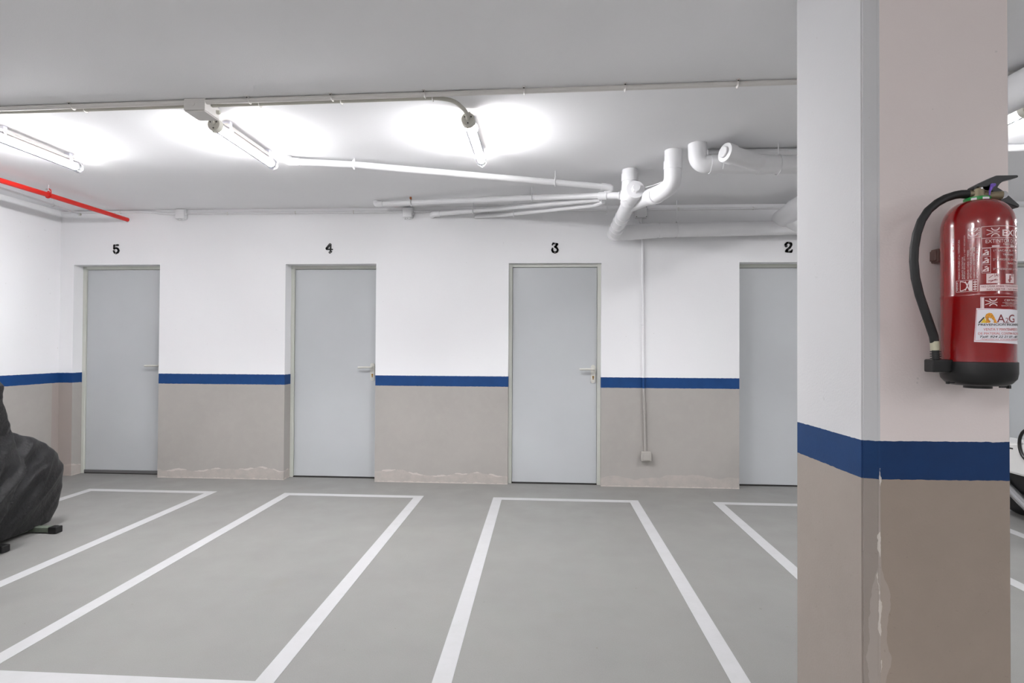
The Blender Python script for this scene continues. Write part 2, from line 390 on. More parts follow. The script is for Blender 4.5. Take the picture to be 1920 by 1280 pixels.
# ------------------------------------------------------------------ tube lamps
def make_lamp(x, y0=2.842, ln=.64, z=2.452):
    root = empty('tube_lamp', (x, y0, CZ), '', 'lamp', 'ceiling tube lamps')
    r = .033
    link('diffuser', lathe(B(), [(0, .014), (.021, .016), (.0235, .024), (.0235, ln-.03), (.021, ln-.022), (0, ln-.02)], (x, y0, z), 24, (0, 1, 0)), M['lamp'], root, 50, 'glowing white tube')
    link('clear_cover', lathe(B(), [(r, .012), (r, ln-.012), (r-.0015, ln-.012), (r-.0015, .012)], (x, y0, z), 32, (0, 1, 0)), M['clear'], root, 50, 'clear outer tube')
    bm = B(); aa = [R(q) for q in range(14, 167, 8)]; g0 = []
    for yy in (y0+.022, y0+ln-.026):
        g0.append([bm.verts.new((x+.0245*math.cos(a), yy, z+.0245*math.sin(a))) for a in aa])
    for k in range(len(aa)-1): bm.faces.new((g0[0][k], g0[0][k+1], g0[1][k+1], g0[1][k]))
    bmesh.ops.solidify(bm, geom=bm.faces[:], thickness=.0012)
    link('tube_spine', bm, M['pvc_grey'], root, 50)
    link('gear_tray', box(B(), (x-.013, y0+.09, z+.034), (x+.017, y0+ln-.05, z+.048), .002), M['pvc_grey'], root)
    bm = B(); lathe(bm, [(0, -.014), (r+.001, -.014), (r+.004, -.008), (r+.004, .018), (r, .018)], (x, y0, z), 32, (0, 1, 0))
    for a in (80, 262):
        cx, cz = x+(r+.004)*math.cos(R(a)), z+(r+.004)*math.sin(R(a)); cyl(bm, (cx, y0-.006, cz), (cx, y0+.012, cz), .006, 12)
    cp = link('end_cap', bm, M['cap_grey'], root, 40, 'warm grey end cap with screws')
    for a in (35, 145, 270):
        sx, sz = x+.021*math.cos(R(a)), z+.021*math.sin(R(a))
        link('screw', cyl(B(), (sx, y0-.0165, sz), (sx, y0-.013, sz), .0042, 10), M['screw'], cp)
    bm = B(); lathe(bm, [(r-.001, ln-.022), (r+.003, ln-.022), (r+.003, ln+.004), (r-.004, ln+.008), (r-.010, ln+.008), (r-.012, ln), (r-.014, ln-.01)], (x, y0, z), 32, (0, 1, 0))
    cyl(bm, (x+.003, y0+ln-.02, z-.037), (x+.003, y0+ln+.004, z-.037), .005, 10)
    link('rear_cap', bm, M['clear'], root, 40, 'clear end cap')
    for dy in (.115, ln-.085):
        bm = B(); yy = y0+dy
        for s in (-1, 1):
            sweep(bm, [(x+s*.0345*math.cos(t), yy, z+.0345*math.sin(t)) for t in [R(q) for q in range(-20, 76, 12)]], .0028, 6, sx=4.)
        box(bm, (x-.020, yy-.013, z+.034), (x+.022, yy+.013, CZ-.0005), .002)
        link('clip', bm, M['clear_plain'], root, 40)
    return root
lamp = make_lamp(-.405)
lamp['label'] = 'glowing tube lamp on the ceiling, rightmost of the three, fed by a bent conduit'
for x, lab in ((-1.805, 'glowing tube lamp on the ceiling beside the white junction box'), (-3.17, 'glowing tube lamp above the red pipe, cut by the left edge'),
               (2.43, 'glowing tube lamp mostly hidden behind the pillar')):
    c = copy_tree(lamp, (x+.405, 0, 0)); c['label'] = lab
for x in (-3.17, -1.805, -.405, 2.43, 5.2):  # unseen lamp copies, added to light the room
    for y in (-1.3, -3.8):
        c = copy_tree(lamp, (x+.405, y-2.842, 0)); c['label'] = 'glowing tube lamp outside the picture, added to light the room'; c['group'] = 'added unseen tube lamps'
c = copy_tree(lamp, (5.2+.405, 0, 0)); c['label'] = 'glowing tube lamp outside the picture, added to light the room'; c['group'] = 'added unseen tube lamps'

# ------------------------------------------------------------------ ceiling conduits near the lamps
def cy1(x): return 2.712 - .0238*(x+2.924)
def conduit(name, pts, r, lab, mat='pvc_grey', clips=(), cat='conduit', group=None):
    root = empty(name, pts[0], lab, cat, group)
    link('tube', sweep(B(), pts, r, 16), M[mat], root, 50)
    for c in clips: c(root)
    return root
def saddle(p, r, wall=False):
    def f(root):
        bm = B(); x, y, z = p
        if not wall:
            sweep(bm, [(x, y+(r+.0015)*math.cos(R(a)), z+(r+.0015)*math.sin(R(a))) for a in range(-200, 21, 20)], .0016, 6, sx=5)
            box(bm, (x-.007, y-r-.016, CZ-.006), (x+.007, y-r+.002, CZ-.0008), .001)
        else:
            sweep(bm, [(x, y+(r+.0015)*math.cos(R(a)), z+(r+.0015)*math.sin(R(a))) for a in range(70, 291, 20)], .0016, 6, sx=4)
        link('clip', bm, M['pvc_grey'], root, 40)
        if not wall: link('screw', cyl(B(), (x, y-r-.011, CZ-.010), (x, y-r-.011, CZ-.005), .0035, 8), M['screw'], root)
    return f
r1 = .0125
xs = [-3.9, -2.5, -1.52, -1.08, -.60, -.10, .39, .92, 1.5, 2.2, 3.0]
conduit('ceiling_conduit', [(LX+.01, cy1(LX), CZ-r1-.001), (-1.6, cy1(-1.6)-.002, CZ-r1-.0015), (.2, cy1(.2), CZ-r1-.001), (7, cy1(7), CZ-r1-.001)], r1,
        'long pale conduit clipped across the ceiling in front of the tube lamps', clips=[saddle((x, cy1(x), CZ-r1-.001), r1) for x in xs])
r2 = .0105; o2 = .047
pts = fillet([(LX+.01, cy1(LX)+o2, CZ-r2-.001), (-.55, cy1(-.55)+.044, CZ-r2-.001), (-.46, cy1(-.5)+.07, CZ-r2-.004), (-.408, 2.79, 2.475), (-.405, 2.833, 2.452)], .05, 8)
conduit('lamp_conduit', pts, r2, 'thinner conduit behind the long one, bending down into the rightmost lamp', mat='cap_grey',
        clips=[saddle((x+.03, cy1(x)+.046, CZ-r2-.001), r2) for x in (-3.9, -2.5, -1.52, -1.08, -.60)])
# junction box beside lamp 2
jb = empty('junction_box', (-1.808, 2.74, CZ), 'white junction box on the ceiling feeding the middle tube lamp', 'junction box')
link('box_body', box(B(), (-1.864, 2.668, 2.459), (-1.750, 2.794, CZ-.001), .003), M['pvc_grey'], jb)
link('lid', box(B(), (-1.860, 2.672, 2.4535), (-1.754, 2.790, 2.4585), .002), M['pvc_grey'], jb)
link('knockout', cyl(B(), (-1.816, 2.6662, 2.492), (-1.816, 2.669, 2.492), .012, 24), M['pvc_grey'], jb, 40)
bm = B(); cyl(bm, (-1.752, 2.77, 2.49), (-1.735, 2.775, 2.49), .011, 14); sweep(bm, fillet([(-1.79, 2.785, 2.475), (-1.80, 2.81, 2.465), (-1.806, 2.834, 2.453)], .02), .008, 12)
link('cable_gland', bm, M['cap_grey'], jb, 50)

# ------------------------------------------------------------------ wall conduits and boxes
def wall_box(x, z, w, d, lab, flat=False):
    root = empty('junction_box', (x, WY, z), lab, 'junction box')
    link('box_body', box(B(), (x-w/2, WY-d+.012, z-w/2), (x+w/2, WY-.0005, z+w/2), .008), M['pvc'], root, 40)
    lid = link('lid', box(B(), (x-w/2+.004, WY-d, z-w/2+.004), (x+w/2-.004, WY-d+.0115, z+w/2-.004), .007), M['pvc'], root, 40)
    for sx in (-1, 1):
        for sz in (-1, 1):
            if flat: link('screw', cyl(B(), (x+sx*w*.4, WY-d-.001, z+sz*w*.4), (x+sx*w*.4, WY-d+.001, z+sz*w*.4), .004, 10), M['screw'], lid)
    if not flat:
        for px_, pz_, ax_ in ((x-.02, z-w/2+.003, (0, 0, -1)), (x+.02, z-w/2+.003, (0, 0, -1)), (x+w/2-.003, z-.01, (1, 0, 0))):
            link('rubber_gland', lathe(B(), [(.0, .0), (.012, 0), (.014, .006), (.010, .012)], (px_, WY-d/2, pz_), 14, ax_), M['pvc'], root, 50)
    return root
wall_box(-3.398, 2.472, .096, .048, 'small white wall junction box between the red pipe and the number 4')
wall_box(-1.243, 2.466, .096, .048, 'small white wall junction box under the rusty screw')
wall_box(.868, 2.450, .108, .045, 'square white wall box behind the thick drain pipe, with the conduit dropping from it', flat=True)
rc = .0095; yc = WY-.012
conduit('wall_conduit', fillet([(LX+.03, yc, 2.503), (-3.72, yc, 2.503), (-3.60, yc, 2.484), (-3.449, yc, 2.480)], .06), rc, 'pale conduit along the wall top left of the first wall box', 'pvc',
        clips=[saddle((-4.0, yc, 2.503), rc, True)])
conduit('wall_conduit', [(-3.347, yc, 2.482), (-1.294, yc, 2.479)], rc, 'pale conduit along the wall top between the two small wall boxes', 'pvc', clips=[saddle((x, yc, 2.48), rc, True) for x in (-2.95, -2.3, -1.75)])
conduit('wall_conduit', [(-1.192, yc, 2.479), (.811, yc, 2.478)], rc, 'pale conduit along the wall top behind the thin drain pipes', 'pvc', clips=[saddle((x, yc, 2.4785), rc, True) for x in (-.5, .13)])
conduit('wall_conduit', [(.925, yc, 2.478), (2.25, yc, 2.480)], rc, 'pale conduit along the wall top right of the thick drain pipe', 'pvc', clips=[saddle((x, yc, 2.479), rc, True) for x in (1.2, 1.85)])
conduit('wall_conduit', [(2.25, yc, 2.480), (RX-.05, yc, 2.480)], rc, 'pale conduit along the wall top seen right of the pillar', 'pvc')
root = empty('drop_conduit', (.89, WY, .3), 'slim conduit down the wall right of door 3, painted in bands like the wall', 'conduit')
link('tube', sweep(B(), [(.868, WY-.013, 2.395), (.882, WY-.013, 2.2), (.892, WY-.013, 1.0), (.912, WY-.013, .32)], .0105, 14), M['conduit_banded'], root, 50)
link('coupling', cyl(B(), (.866, WY-.013, 2.395), (.868, WY-.013, 2.365), .016, 16), M['pvc'], root, 50)
for z in (1.45, .66):
    x = .892-(z-1)*.012 if z > 1 else .892+(1-z)*.03
    link('clip', box(B(), (x-.015, WY-.026, z-.006), (x+.015, WY-.0005, z+.006), .002), M['conduit_banded'], root)
root = empty('wall_socket', (.918, WY, .277), 'small square grey switch box low on the beige wall right of door 3', 'switch')
link('box_body', box(B(), (.875, WY-.04, .235), (.961, WY-.0005, .320), .005), M['socket'], root)
link('rocker', box(B(), (.887, WY-.046, .245), (.949, WY-.0395, .305), .003), M['socket'], root)

# ------------------------------------------------------------------ drain pipes
def hanger(root, x, y, z, r, mat='pvc', ztop=None, ax='x'):
    bm = B(); ring = []
    for a in range(0, 361, 20):
        ca, sa = (r+.002)*math.cos(R(a)), (r+.002)*math.sin(R(a))
        ring.append((x, y+ca, z+sa) if ax == 'x' else (x+ca, y, z+sa))
    sweep(bm, ring, .0022, 6, sx=4); cyl(bm, (x, y, z+r), (x, y, z+r+.012), .006, 8)
    h = link('strap', bm, M[mat], root, 40)
    link('rod', cyl(B(), (x, y, z+r+.010), (x, y, CZ-.0005), .0032, 8), M['pvc'], h, 40)
def pipe(root, pts, r, rad=.05, name='pipe', collars=(), mat='pvc'):
    o = link(name, sweep(B(), fillet(pts, rad, 8) if rad else pts, r, 28), M[mat], root, 50)
    for a, b in collars: link('collar', cyl(B(), a, b, r+.004, 28), M[mat], root, 50)
    return o
def lerp(a, b, t): return tuple(a[i]+(b[i]-a[i])*t for i in range(3))
# main stack
dr = empty('drain_pipe', (.62, 3.9, CZ), 'thick white drain stack with round cleanout plug, bending right along the wall', 'pipe')
c0, c1 = (.639, 3.80, 2.345), (.616, 4.73, 2.236)
# collector
link('collector', sweep(B(), fillet([c0, c1, (.80, 4.73, 2.245)], .10, 10), .055, 28), M['pvc'], dr, 50)
for t, w in ((.02, .10), (.50, .02), (.60, .06), (.75, .03), (.84, .04)):
    link('collar', cyl(B(), lerp(c0, c1, t), lerp(c0, c1, t+w), .0605, 28), M['pvc'], dr, 50)
d = (Vector(c0)-Vector(c1)).normalized()
pl = link('cleanout_plug', lathe(B(), [(0, .018), (.040, .018), (.0625, .016), (.0645, .010), (.0645, -.03), (.055, -.03)], c0, 36, d), M['pvc'], dr, 40, 'round cleanout plug with an octagonal boss')
link('plug_boss', lathe(B(), [(0, .050), (.026, .050), (.029, .046), (.030, .0175)], c0, 8, d), M['pvc'], pl)
link('pipe', sweep(B(), [(.84, 4.73, 2.254), (.975, 4.73, 2.262), (2.85, 4.73, 2.290)], .0615, 28), M['pvc'], dr, 50)
link('pipe_elbow', sweep(B(), fillet([(.616, 4.70, 2.236), (.618, 4.73, 2.236), (.98, 4.73, 2.262)], .03, 6), .066, 28), M['pvc'], dr, 50)
link('collar', cyl(B(), (1.0, 4.73, 2.263), (1.03, 4.73, 2.2635), .066, 28), M['pvc'], dr, 50)
hanger(dr, 1.152, 4.729, 2.265, .0615); hanger(dr, .52, 4.45, 2.35, .004)
# vertical drop A
link('drop_pipe', sweep(B(), [(.618, 3.9, CZ-.0005), (.617, 3.9, 2.44), (.613, 3.915, 2.36), (.618, 3.99, 2.31)], .055, 28), M['pvc'], dr, 50)
link('collar', cyl(B(), (.618, 3.9, 2.492), (.617, 3.9, 2.435), .0595, 28), M['pvc'], dr, 50)
link('collar', cyl(B(), (.613, 3.905, 2.375), (.611, 3.93, 2.315), .0595, 28), M['pvc'], dr, 50)
# drop B with elbow towards the collector
bp = fillet([(.837, 3.53, CZ-.0005), (.833, 3.53, 2.300), (.775, 3.60, 2.268), (.700, 3.98, 2.318), (.655, 4.06, 2.316)], .09, 12)
link('drop_pipe', sweep(B(), bp, .055, 28), M['pvc'], dr, 50)
link('collar', cyl(B(), (.836, 3.53, 2.45), (.8345, 3.53, 2.395), .0585, 28), M['pvc'], dr, 50)
link('collar', cyl(B(), (.762, 3.66, 2.272), (.750, 3.72, 2.279), .0595, 28), M['pvc'], dr, 50)
link('cable_tie', sweep(B(), [(.70, 3.73, 2.345), (.735, 3.66, 2.335), (.775, 3.585, 2.335)], .0022, 6), M['pvc'], dr, 50)
# branch to the small pipes
link('branch_pipe', sweep(B(), [(.620, 3.95, 2.350), (.43, 4.03, 2.372)], .0255, 20), M['pvc'], dr, 50)
for a, b in (((.56, 3.975, 2.357), (.55, 3.98, 2.358)), ((.47, 4.012, 2.367), (.41, 4.035, 2.374))):
    link('collar', cyl(B(), a, b, .030, 20), M['pvc'], dr, 50)
# small pipes
rs = .0225
e = empty('small_drain_pipe', (-1.72, 3.52, CZ), 'long slim white pipe from beside the middle lamp to the drain stack', 'pipe')
pipe(e, [(-1.725, 3.515, CZ-.0005), (-1.722, 3.52, 2.486), (-1.287, 3.57, 2.474), (.082, 3.9, 2.437), (.495, 3.985, 2.421), (.463, 4.03, 2.372)], rs, .03)
link('collar', sweep(B(), fillet([(-1.725, 3.515, 2.515), (-1.722, 3.52, 2.487), (-1.65, 3.528, 2.485)], .03), rs+.004, 20), M['pvc'], e, 50)
link('collar', sweep(B(), fillet([(.42, 3.97, 2.424), (.497, 3.985, 2.421), (.463, 4.03, 2.385)], .02), rs+.004, 20), M['pvc'], e, 50)
hanger(e, -1.287, 3.57, 2.474, rs+.001); hanger(e, .082, 3.9, 2.437, rs+.001)
f = empty('small_drain_pipe', (-1.46, 4.63, CZ), 'slim white pipe under the ceiling hung beside the rusty screw', 'pipe')
pipe(f, [(-1.468, 4.63, CZ-.0005), (-1.466, 4.625, 2.487), (-1.135, 4.55, 2.478), (-.095, 4.28, 2.434), (.42, 4.05, 2.380)], rs, .03)
link('collar', sweep(B(), fillet([(-1.468, 4.63, 2.515), (-1.466, 4.625, 2.488), (-1.40, 4.61, 2.486)], .025), rs+.0035, 20), M['pvc'], f, 50)
hanger(f, -.095, 4.28, 2.434, rs+.001); hanger(f, -1.135, 4.55, 2.478, rs+.001)
link('rusty_fixing', box(B(), (-1.143, 4.515, 2.500), (-1.128, 4.53, CZ-.0005), .002), M['rust'], f, None, 'rusty screw head')
g = empty('small_drain_pipe', (-1.02, 4.83, 2.44), 'slim white pipe leaving the wall right of the second box, upper of its pair', 'pipe')
pipe(g, [(-1.02, WY-.0005, 2.442), (-1.005, 4.81, 2.442), (-.378, 4.62, 2.441), (.43, 4.09, 2.365)], .0215, .03)
link('collar', sweep(B(), fillet([(-1.02, WY-.001, 2.442), (-1.005, 4.81, 2.442), (-.93, 4.787, 2.442)], .03), .0255, 20), M['pvc'], g, 50)
hanger(g, -.62, 4.694, 2.4415, .0225)
h = empty('small_drain_pipe', (-.55, 4.845, 2.43), 'slim white pipe under and behind the crossing pipe, lower of the pair', 'pipe')
pipe(h, [(-.62, WY-.0005, 2.430), (-.59, 4.842, 2.428), (-.39, 4.79, 2.424), (.40, 4.20, 2.350), (.45, 4.08, 2.345)], .019, .03)
hanger(h, -.263, 4.694, 2.412, .020)
# second assembly
q = empty('drain_pipe', (.96, 3.42, CZ), 'white drain pipe with elbow and slanted capped end, close under the ceiling', 'pipe')
link('pipe', sweep(B(), fillet([(.958, 3.42, CZ-.0005), (.962, 3.42, 2.395), (1.12, 3.42, 2.390), (2.12, 3.42, 2.372)], .13, 14), .0555, 28), M['pvc'], q, 50)
link('collar', cyl(B(), (1.035, 3.42, 2.393), (1.085, 3.42, 2.392), .059, 28), M['pvc'], q, 50)
k0, k1 = (1.095, 3.30, 2.420), (1.36, 3.42, 2.385)
link('cleanout_branch', sweep(B(), [k0, k1], .052, 28), M['pvc'], q, 50)
d = (Vector(k0)-Vector(k1)).normalized()
pl = link('cleanout_plug', lathe(B(), [(0, .012), (.045, .012), (.057, .008), (.059, 0), (.059, -.05), (.052, -.05)], k0, 36, d), M['pvc'], q, 40, 'round slanted cleanout cap')
link('plug_boss', lathe(B(), [(0, .026), (.030, .026), (.034, .022), (.034, .0115)], k0, 28, d), M['pvc'], pl, 40)
link('collar', cyl(B(), (1.33, 3.42, 2.386), (1.38, 3.42, 2.385), .059, 28), M['pvc'], q, 50)
link('cable_tie', sweep(B(), [(1.10, 3.362, 2.41), (1.105, 3.36, 2.38), (1.10, 3.37, 2.345)], .0022, 6), M['pvc'], q, 50)
hanger(q, 1.455, 3.42, 2.384, .0555)
s = empty('thin_ceiling_pipe', (1.05, 3.51, 2.49), 'thin white pipe tight to the ceiling behind the capped drain pipe', 'pipe')
pipe(s, [(1.05, 3.515, 2.494), (3.0, 3.50, 2.494)], .0225, 0)
# big pipe running towards the viewer
n_ = empty('large_drain_pipe', (2.1, 4.5, 2.4), 'large white pipe running towards the viewer behind the pillar', 'pipe')
link('pipe', sweep(B(), [(2.03, 4.72, 2.345), (2.045, 4.5, 2.375), (2.151, 2.586, 2.42), (2.22, 1.2, 2.425), (2.25, -4.9, 2.43)], .080, 32), M['pvc'], n_, 50)
link('collar', cyl(B(), (2.045, 4.5, 2.375), (2.056, 4.3, 2.380), .085, 32), M['pvc'], n_, 50)
link('branch_fitting', sweep(B(), [(2.035, 4.60, 2.35), (2.16, 4.72, 2.29)], .066, 28), M['pvc'], n_, 50)

# ------------------------------------------------------------------ red pipe and thin pipe on the left
rp = empty('red_pipe', (-3.93, WY, 2.43), 'red painted pipe under the ceiling at the left, running into the wall above door 5', 'pipe')
rpt = [(-3.932, WY-.001, 2.428), (-3.958, 4.07, 2.440), (-4.02, 2.2, 2.448), (-4.10, -4.5, 2.452)]
link('pipe', sweep(B(), rpt, .0195, 20), M['red_pipe'], rp, 50)
link('wall_plug', lathe(B(), [(.0195, 0), (.024, .004), (.022, .010), (.0195, .012)], (-3.932, WY-.012, 2.428), 20, (0, 1, 0)), M['pvc'], rp, 50)
hanger(rp, -3.958, 4.07, 2.440, .0195, 'red_pipe', ax='y')
link('hanger_nut', box(B(), (-3.975, 4.06, 2.478), (-3.962, 4.08, 2.490), .002), M['steel'], rp)
link('hanger_tab', sweep(B(), [(-3.952, 4.07, 2.487), (-3.94, 4.07, 2.480), (-3.936, 4.07, 2.455)], .004, 6, sx=2.), M['red_pipe'], rp)
wp = empty('thin_white_pipe', (-4.283, 4.71, 2.45), 'thin pale pipe below the red pipe near the corner of the walls', 'pipe')
link('pipe', sweep(B(), [(-4.283, 4.712, 2.450), (-4.25, 4.40, 2.455), (-4.19, 3.6, 2.46), (-4.25, -4.5, 2.47)], .0095, 12), M['pvc'], wp, 50)
link('end_plug', cyl(B(), (-4.285, 4.73, 2.4495), (-4.283, 4.71, 2.450), .012, 12), M['cap_grey'], wp, 50)
hanger(wp, -4.252, 4.42, 2.4547, .0095, ax='y')

# ------------------------------------------------------------------ fire extinguisher
EX, EY, ER = 1.146, 1.490, .0775
ex = empty('fire_extinguisher', (EX, EY, 1.142), 'red fire extinguisher with black hose and base hung on the pillar', 'fire extinguisher')
prof = [(0, 1.196), (.07, 1.198), (ER, 1.205), (ER, 1.374), (ER+.0010, 1.3765), (ER+.0010, 1.3815), (ER, 1.384), (ER, 1.560)]
for k in range(1, 13):
    a = math.pi/2*k/13; prof.append((.026+(ER-.026)*math.cos(a), 1.560+.072*math.sin(a)))
prof += [(.026, 1.634), (0, 1.634)]
link('cylinder', lathe(B(), prof, (EX, EY, 0), 72), M['red_ext'], ex, 30)
bm = B(); lathe(bm, [(ER+.0005, 1.209), (ER+.0028, 1.208), (ER+.0028, 1.180), (ER, 1.165), (.068, 1.153), (.056, 1.147), (0, 1.146)], (EX, EY, 0), 64)
cyl(bm, (EX, EY, 1.139), (EX, EY, 1.148), .030, 32)
base = link('base_boot', bm, M['black_plastic'], ex, 35, 'black plastic base')
bm = B(); box(bm, (1.056, EY-.02, 1.150), (1.062, EY-.012, 1.157), .001); box(bm, (1.060, EY-.018, 1.152), (1.075, EY-.014, 1.155)); box(bm, (1.178, EY-.03, 1.142), (1.200, EY-.026, 1.148)); box(bm, (1.198, EY-.032, 1.140), (1.204, EY-.024, 1.149))
link('base_tab', bm, M['black_plastic'], base)
link('hose_clip', box(B(), (1.021, EY-.018, 1.180), (1.075, EY+.018, 1.214), .004), M['black_plastic'], base)
# valve
bm = B(); cyl(bm, (EX, EY, 1.630), (EX, EY, 1.662), .016, 20); cyl(bm, (EX, EY, 1.652), (1.118, EY, 1.652), .0105, 16)
cyl(bm, (EX+.002, EY, 1.646), (1.196, EY-.018, 1.644), .0105, 16); box(bm, (EX-.012, EY-.011, 1.655), (EX+.026, EY+.011, 1.672), .003)
link('valve', bm, M['valve'], ex, 40, 'dull brass valve')
col = link('collar', lathe(B(), [(.024, 1.6285), (.0285, 1.630), (.0285, 1.6405), (.024, 1.642)], (EX, EY, 0), 40), M['green'], ex, 40, 'green safety collar')
bm = B()
for a0, a1 in ((-62, -38), (-14, 22)):
    for k in range(6):
        t0, t1 = R(a0+(a1-a0)*k/6), R(a0+(a1-a0)*(k+1)/6); rr = .0287
        bm.faces.new([bm.verts.new((EX+rr*math.sin(t), EY-rr*math.cos(t), z)) for t, z in ((t0, 1.6315), (t1, 1.6315), (t1, 1.6375), (t0, 1.6375))])
link('collar_mark', bm, M['sticker'], col, None, 'white mark')
gg = link('gauge', lathe(B(), [(.0095, -.006), (.0105, 0), (.0095, .003), (0, .0035)], (1.196, EY-.020, 1.644), 24, (-.35, -1, 0)), M['chrome'], ex, 40, 'small round pressure gauge')
up_ = [(1.1285, 1.6605), (1.1285, 1.668), (1.134, 1.672), (1.157, 1.684), (1.187, 1.698), (1.2405, 1.6985), (1.2425, 1.6935), (1.2385, 1.6915), (1.205, 1.6835), (1.196, 1.676), (1.188, 1.664), (1.176, 1.657), (1.150, 1.659), (1.147, 1.6665)]
link('upper_lever', prism(B(), up_, EY-.011, EY+.011, .0012), M['black_plastic'], ex, 40, 'black squeeze lever')
lo_ = [(1.176, 1.660), (1.190, 1.668), (1.206, 1.657), (1.2455, 1.620), (1.2435, 1.613), (1.205, 1.628), (1.185, 1.640)]
link('lower_handle', prism(B(), lo_, EY-.010, EY+.010, .0012), M['black_plastic'], ex, 40, 'black carrying handle')
link('rivet', cyl(B(), (1.149, EY-.013, 1.6645), (1.149, EY-.0105, 1.6645), .003, 10), M['chrome'], ex, 40)
bm = B(); sweep(bm, [(1.178, EY-.014, 1.672), (1.172, EY-.015, 1.668), (1.166, EY-.016, 1.655), (1.160, EY-.022, 1.643)], [.0046, .0042, .0024, .0014], 8); cyl(bm, (1.170, EY-.018, 1.671), (1.182, EY-.010, 1.674), .004, 8)
link('safety_seal', bm, M['purple'], ex, 50, 'purple plastic safety seal')
# hose
hp = [(1.122, 1.652), (1.105, 1.6525), (1.09, 1.650), (1.066, 1.642), (1.045, 1.630), (1.022, 1.610), (1.005, 1.583), (.993, 1.548), (.9865, 1.510), (.985, 1.475), (.989, 1.430), (.999, 1.385), (1.014, 1.339), (1.027, 1.300), (1.035, 1.275), (1.038, 1.255)]
link('hose', sweep(B(), [(x, EY, z) for x, z in hp], [.0118, .0108]+[.0104]*14, 18), M['rubber'], ex, 60, 'black rubber hose')
link('hose_ferrule', cyl(B(), (1.0382, EY, 1.262), (1.0392, EY, 1.238), .0112, 20), M['ferrule'], ex, 40, 'pale metal ferrule')
bm = B(); cyl(bm, (1.0395, EY, 1.240), (1.041, EY, 1.205), .0085, 16)
for z in (1.2355, 1.2295, 1.2235, 1.2175): cyl(bm, (1.040, EY, z), (1.040, EY, z-.0026), .0125, 20)
link('nozzle', bm, M['black_plastic'], ex, 30)
bm = B(); box(bm, (1.094, 1.556, 1.483), (1.106, 1.589, 1.521), .003); box(bm, (1.09, 1.562, 1.488), (1.20, 1.585, 1.516), .002)
link('wall_bracket', bm, M['bracket'], ex, None, 'brown steel bracket')
# printed labels, wrapped on the cylinder
def wrapv(s, z, e=.0004): return (EX+(ER+e)*math.sin(s), EY-(ER+e)*math.cos(s), z)
def patch(bm, p0, p1, z0, z1, e=.0004, skew=0.):
    n = max(1, int(abs(p1-p0)/3.5)+1)
    for k in range(n):
        a, b = R(p0+(p1-p0)*k/n), R(p0+(p1-p0)*(k+1)/n)
        bm.faces.new([bm.verts.new(wrapv(a, z0, e)), bm.verts.new(wrapv(b, z0, e)), bm.verts.new(wrapv(b, z1, e)), bm.verts.new(wrapv(a, z1, e))])
def frame(bm, p0, p1, z0, z1, t=.0011, e=.0004):
    tp = math.degrees(t/ER)
    patch(bm, p0, p1, z0, z0+t, e); patch(bm, p0, p1, z1-t, z1, e); patch(bm, p0, p0+tp, z0, z1, e); patch(bm, p1-tp, p1, z0, z1, e)
FC = {}
def text(bm, s, p0, p1, z0, z1, e=.0004, bold=.0, vert=False, shear=0.):
    cu = bpy.data.curves.new('t', 'FONT'); cu.body = s; cu.offset = bold; cu.shear = shear; cu.resolution_u = 3
    to = bpy.data.objects.new('t', cu); COL.objects.link(to)
    dg = bpy.context.evaluated_depsgraph_get(); me = bpy.data.meshes.new_from_object(to.evaluated_get(dg))
    xs = [v.co.x for v in me.vertices]; ys = [v.co.y for v in me.vertices]
    x0, x1, y0, y1 = min(xs), max(xs), min(ys), max(ys); vs = []
    for v in me.vertices:
        u, w = (v.co.x-x0)/(x1-x0), (v.co.y-y0)/(y1-y0)
        if vert: ph, z = p0+(p1-p0)*(1-w), z0+(z1-z0)*u
        else: ph, z = p0+(p1-p0)*u, z0+(z1-z0)*w
        vs.append(bm.verts.new(wrapv(R(ph), z, e)))
    for p in me.polygons:
        try: bm.faces.new([vs[i] for i in p.vertices])
        except ValueError: pass
    bpy.data.objects.remove(to); bpy.data.meshes.remove(me); bpy.data.curves.remove(cu)
def arc(bm, pc, zc, rp, rz, a0, a1, t=.0028, e=.0004):
    n = 12; tp = math.degrees(t/ER)
    for k in range(n):
        q = [R(a0+(a1-a0)*j/n) for j in (k, k+1)]
        pts = [(pc+rp*math.cos(q[0]), zc+rz*math.sin(q[0])), (pc+rp*math.cos(q[1]), zc+rz*math.sin(q[1])),
               (pc+(rp-tp)*math.cos(q[1]), zc+(rz-t)*math.sin(q[1])), (pc+(rp-tp)*math.cos(q[0]), zc+(rz-t)*math.sin(q[0]))]
        bm.faces.new([bm.verts.new(wrapv(R(p), z, e)) for p, z in pts])
def sline(bm, a, b, t=.0018, e=.0004):
    n = 4; dp, dz = (b[0]-a[0])*ER*math.pi/180, b[1]-a[1]; L = math.hypot(dp, dz); nx, nz = -dz/L*t/2, dp/L*t/2; k2 = 180/math.pi/ER
    for k in range(n):
        q = [(a[0]+(b[0]-a[0])*j/n, a[1]+(b[1]-a[1])*j/n) for j in (k, k+1)]
        bm.faces.new([bm.verts.new(wrapv(R(p+s*nx*k2), z+s*nz, e)) for (p, z), s in ((q[0], 1), (q[1], 1), (q[1], -1), (q[0], -1))])
def emblem(bm, pc, zc, wp, hz):
    arc(bm, pc+wp*.10, zc+hz*.62, wp*.34, hz*.50, 200, 340, .0022); arc(bm, pc+wp*.10, zc-hz*.62, wp*.34, hz*.50, 20, 160, .0022)
    sline(bm, (pc-wp*.5, zc+hz*.28), (pc-wp*.1, zc+hz*.05)); sline(bm, (pc-wp*.5, zc-hz*.28), (pc-wp*.1, zc-hz*.05)); sline(bm, (pc-wp*.12, zc), (pc+wp*.42, zc), .0013)
bm = B()
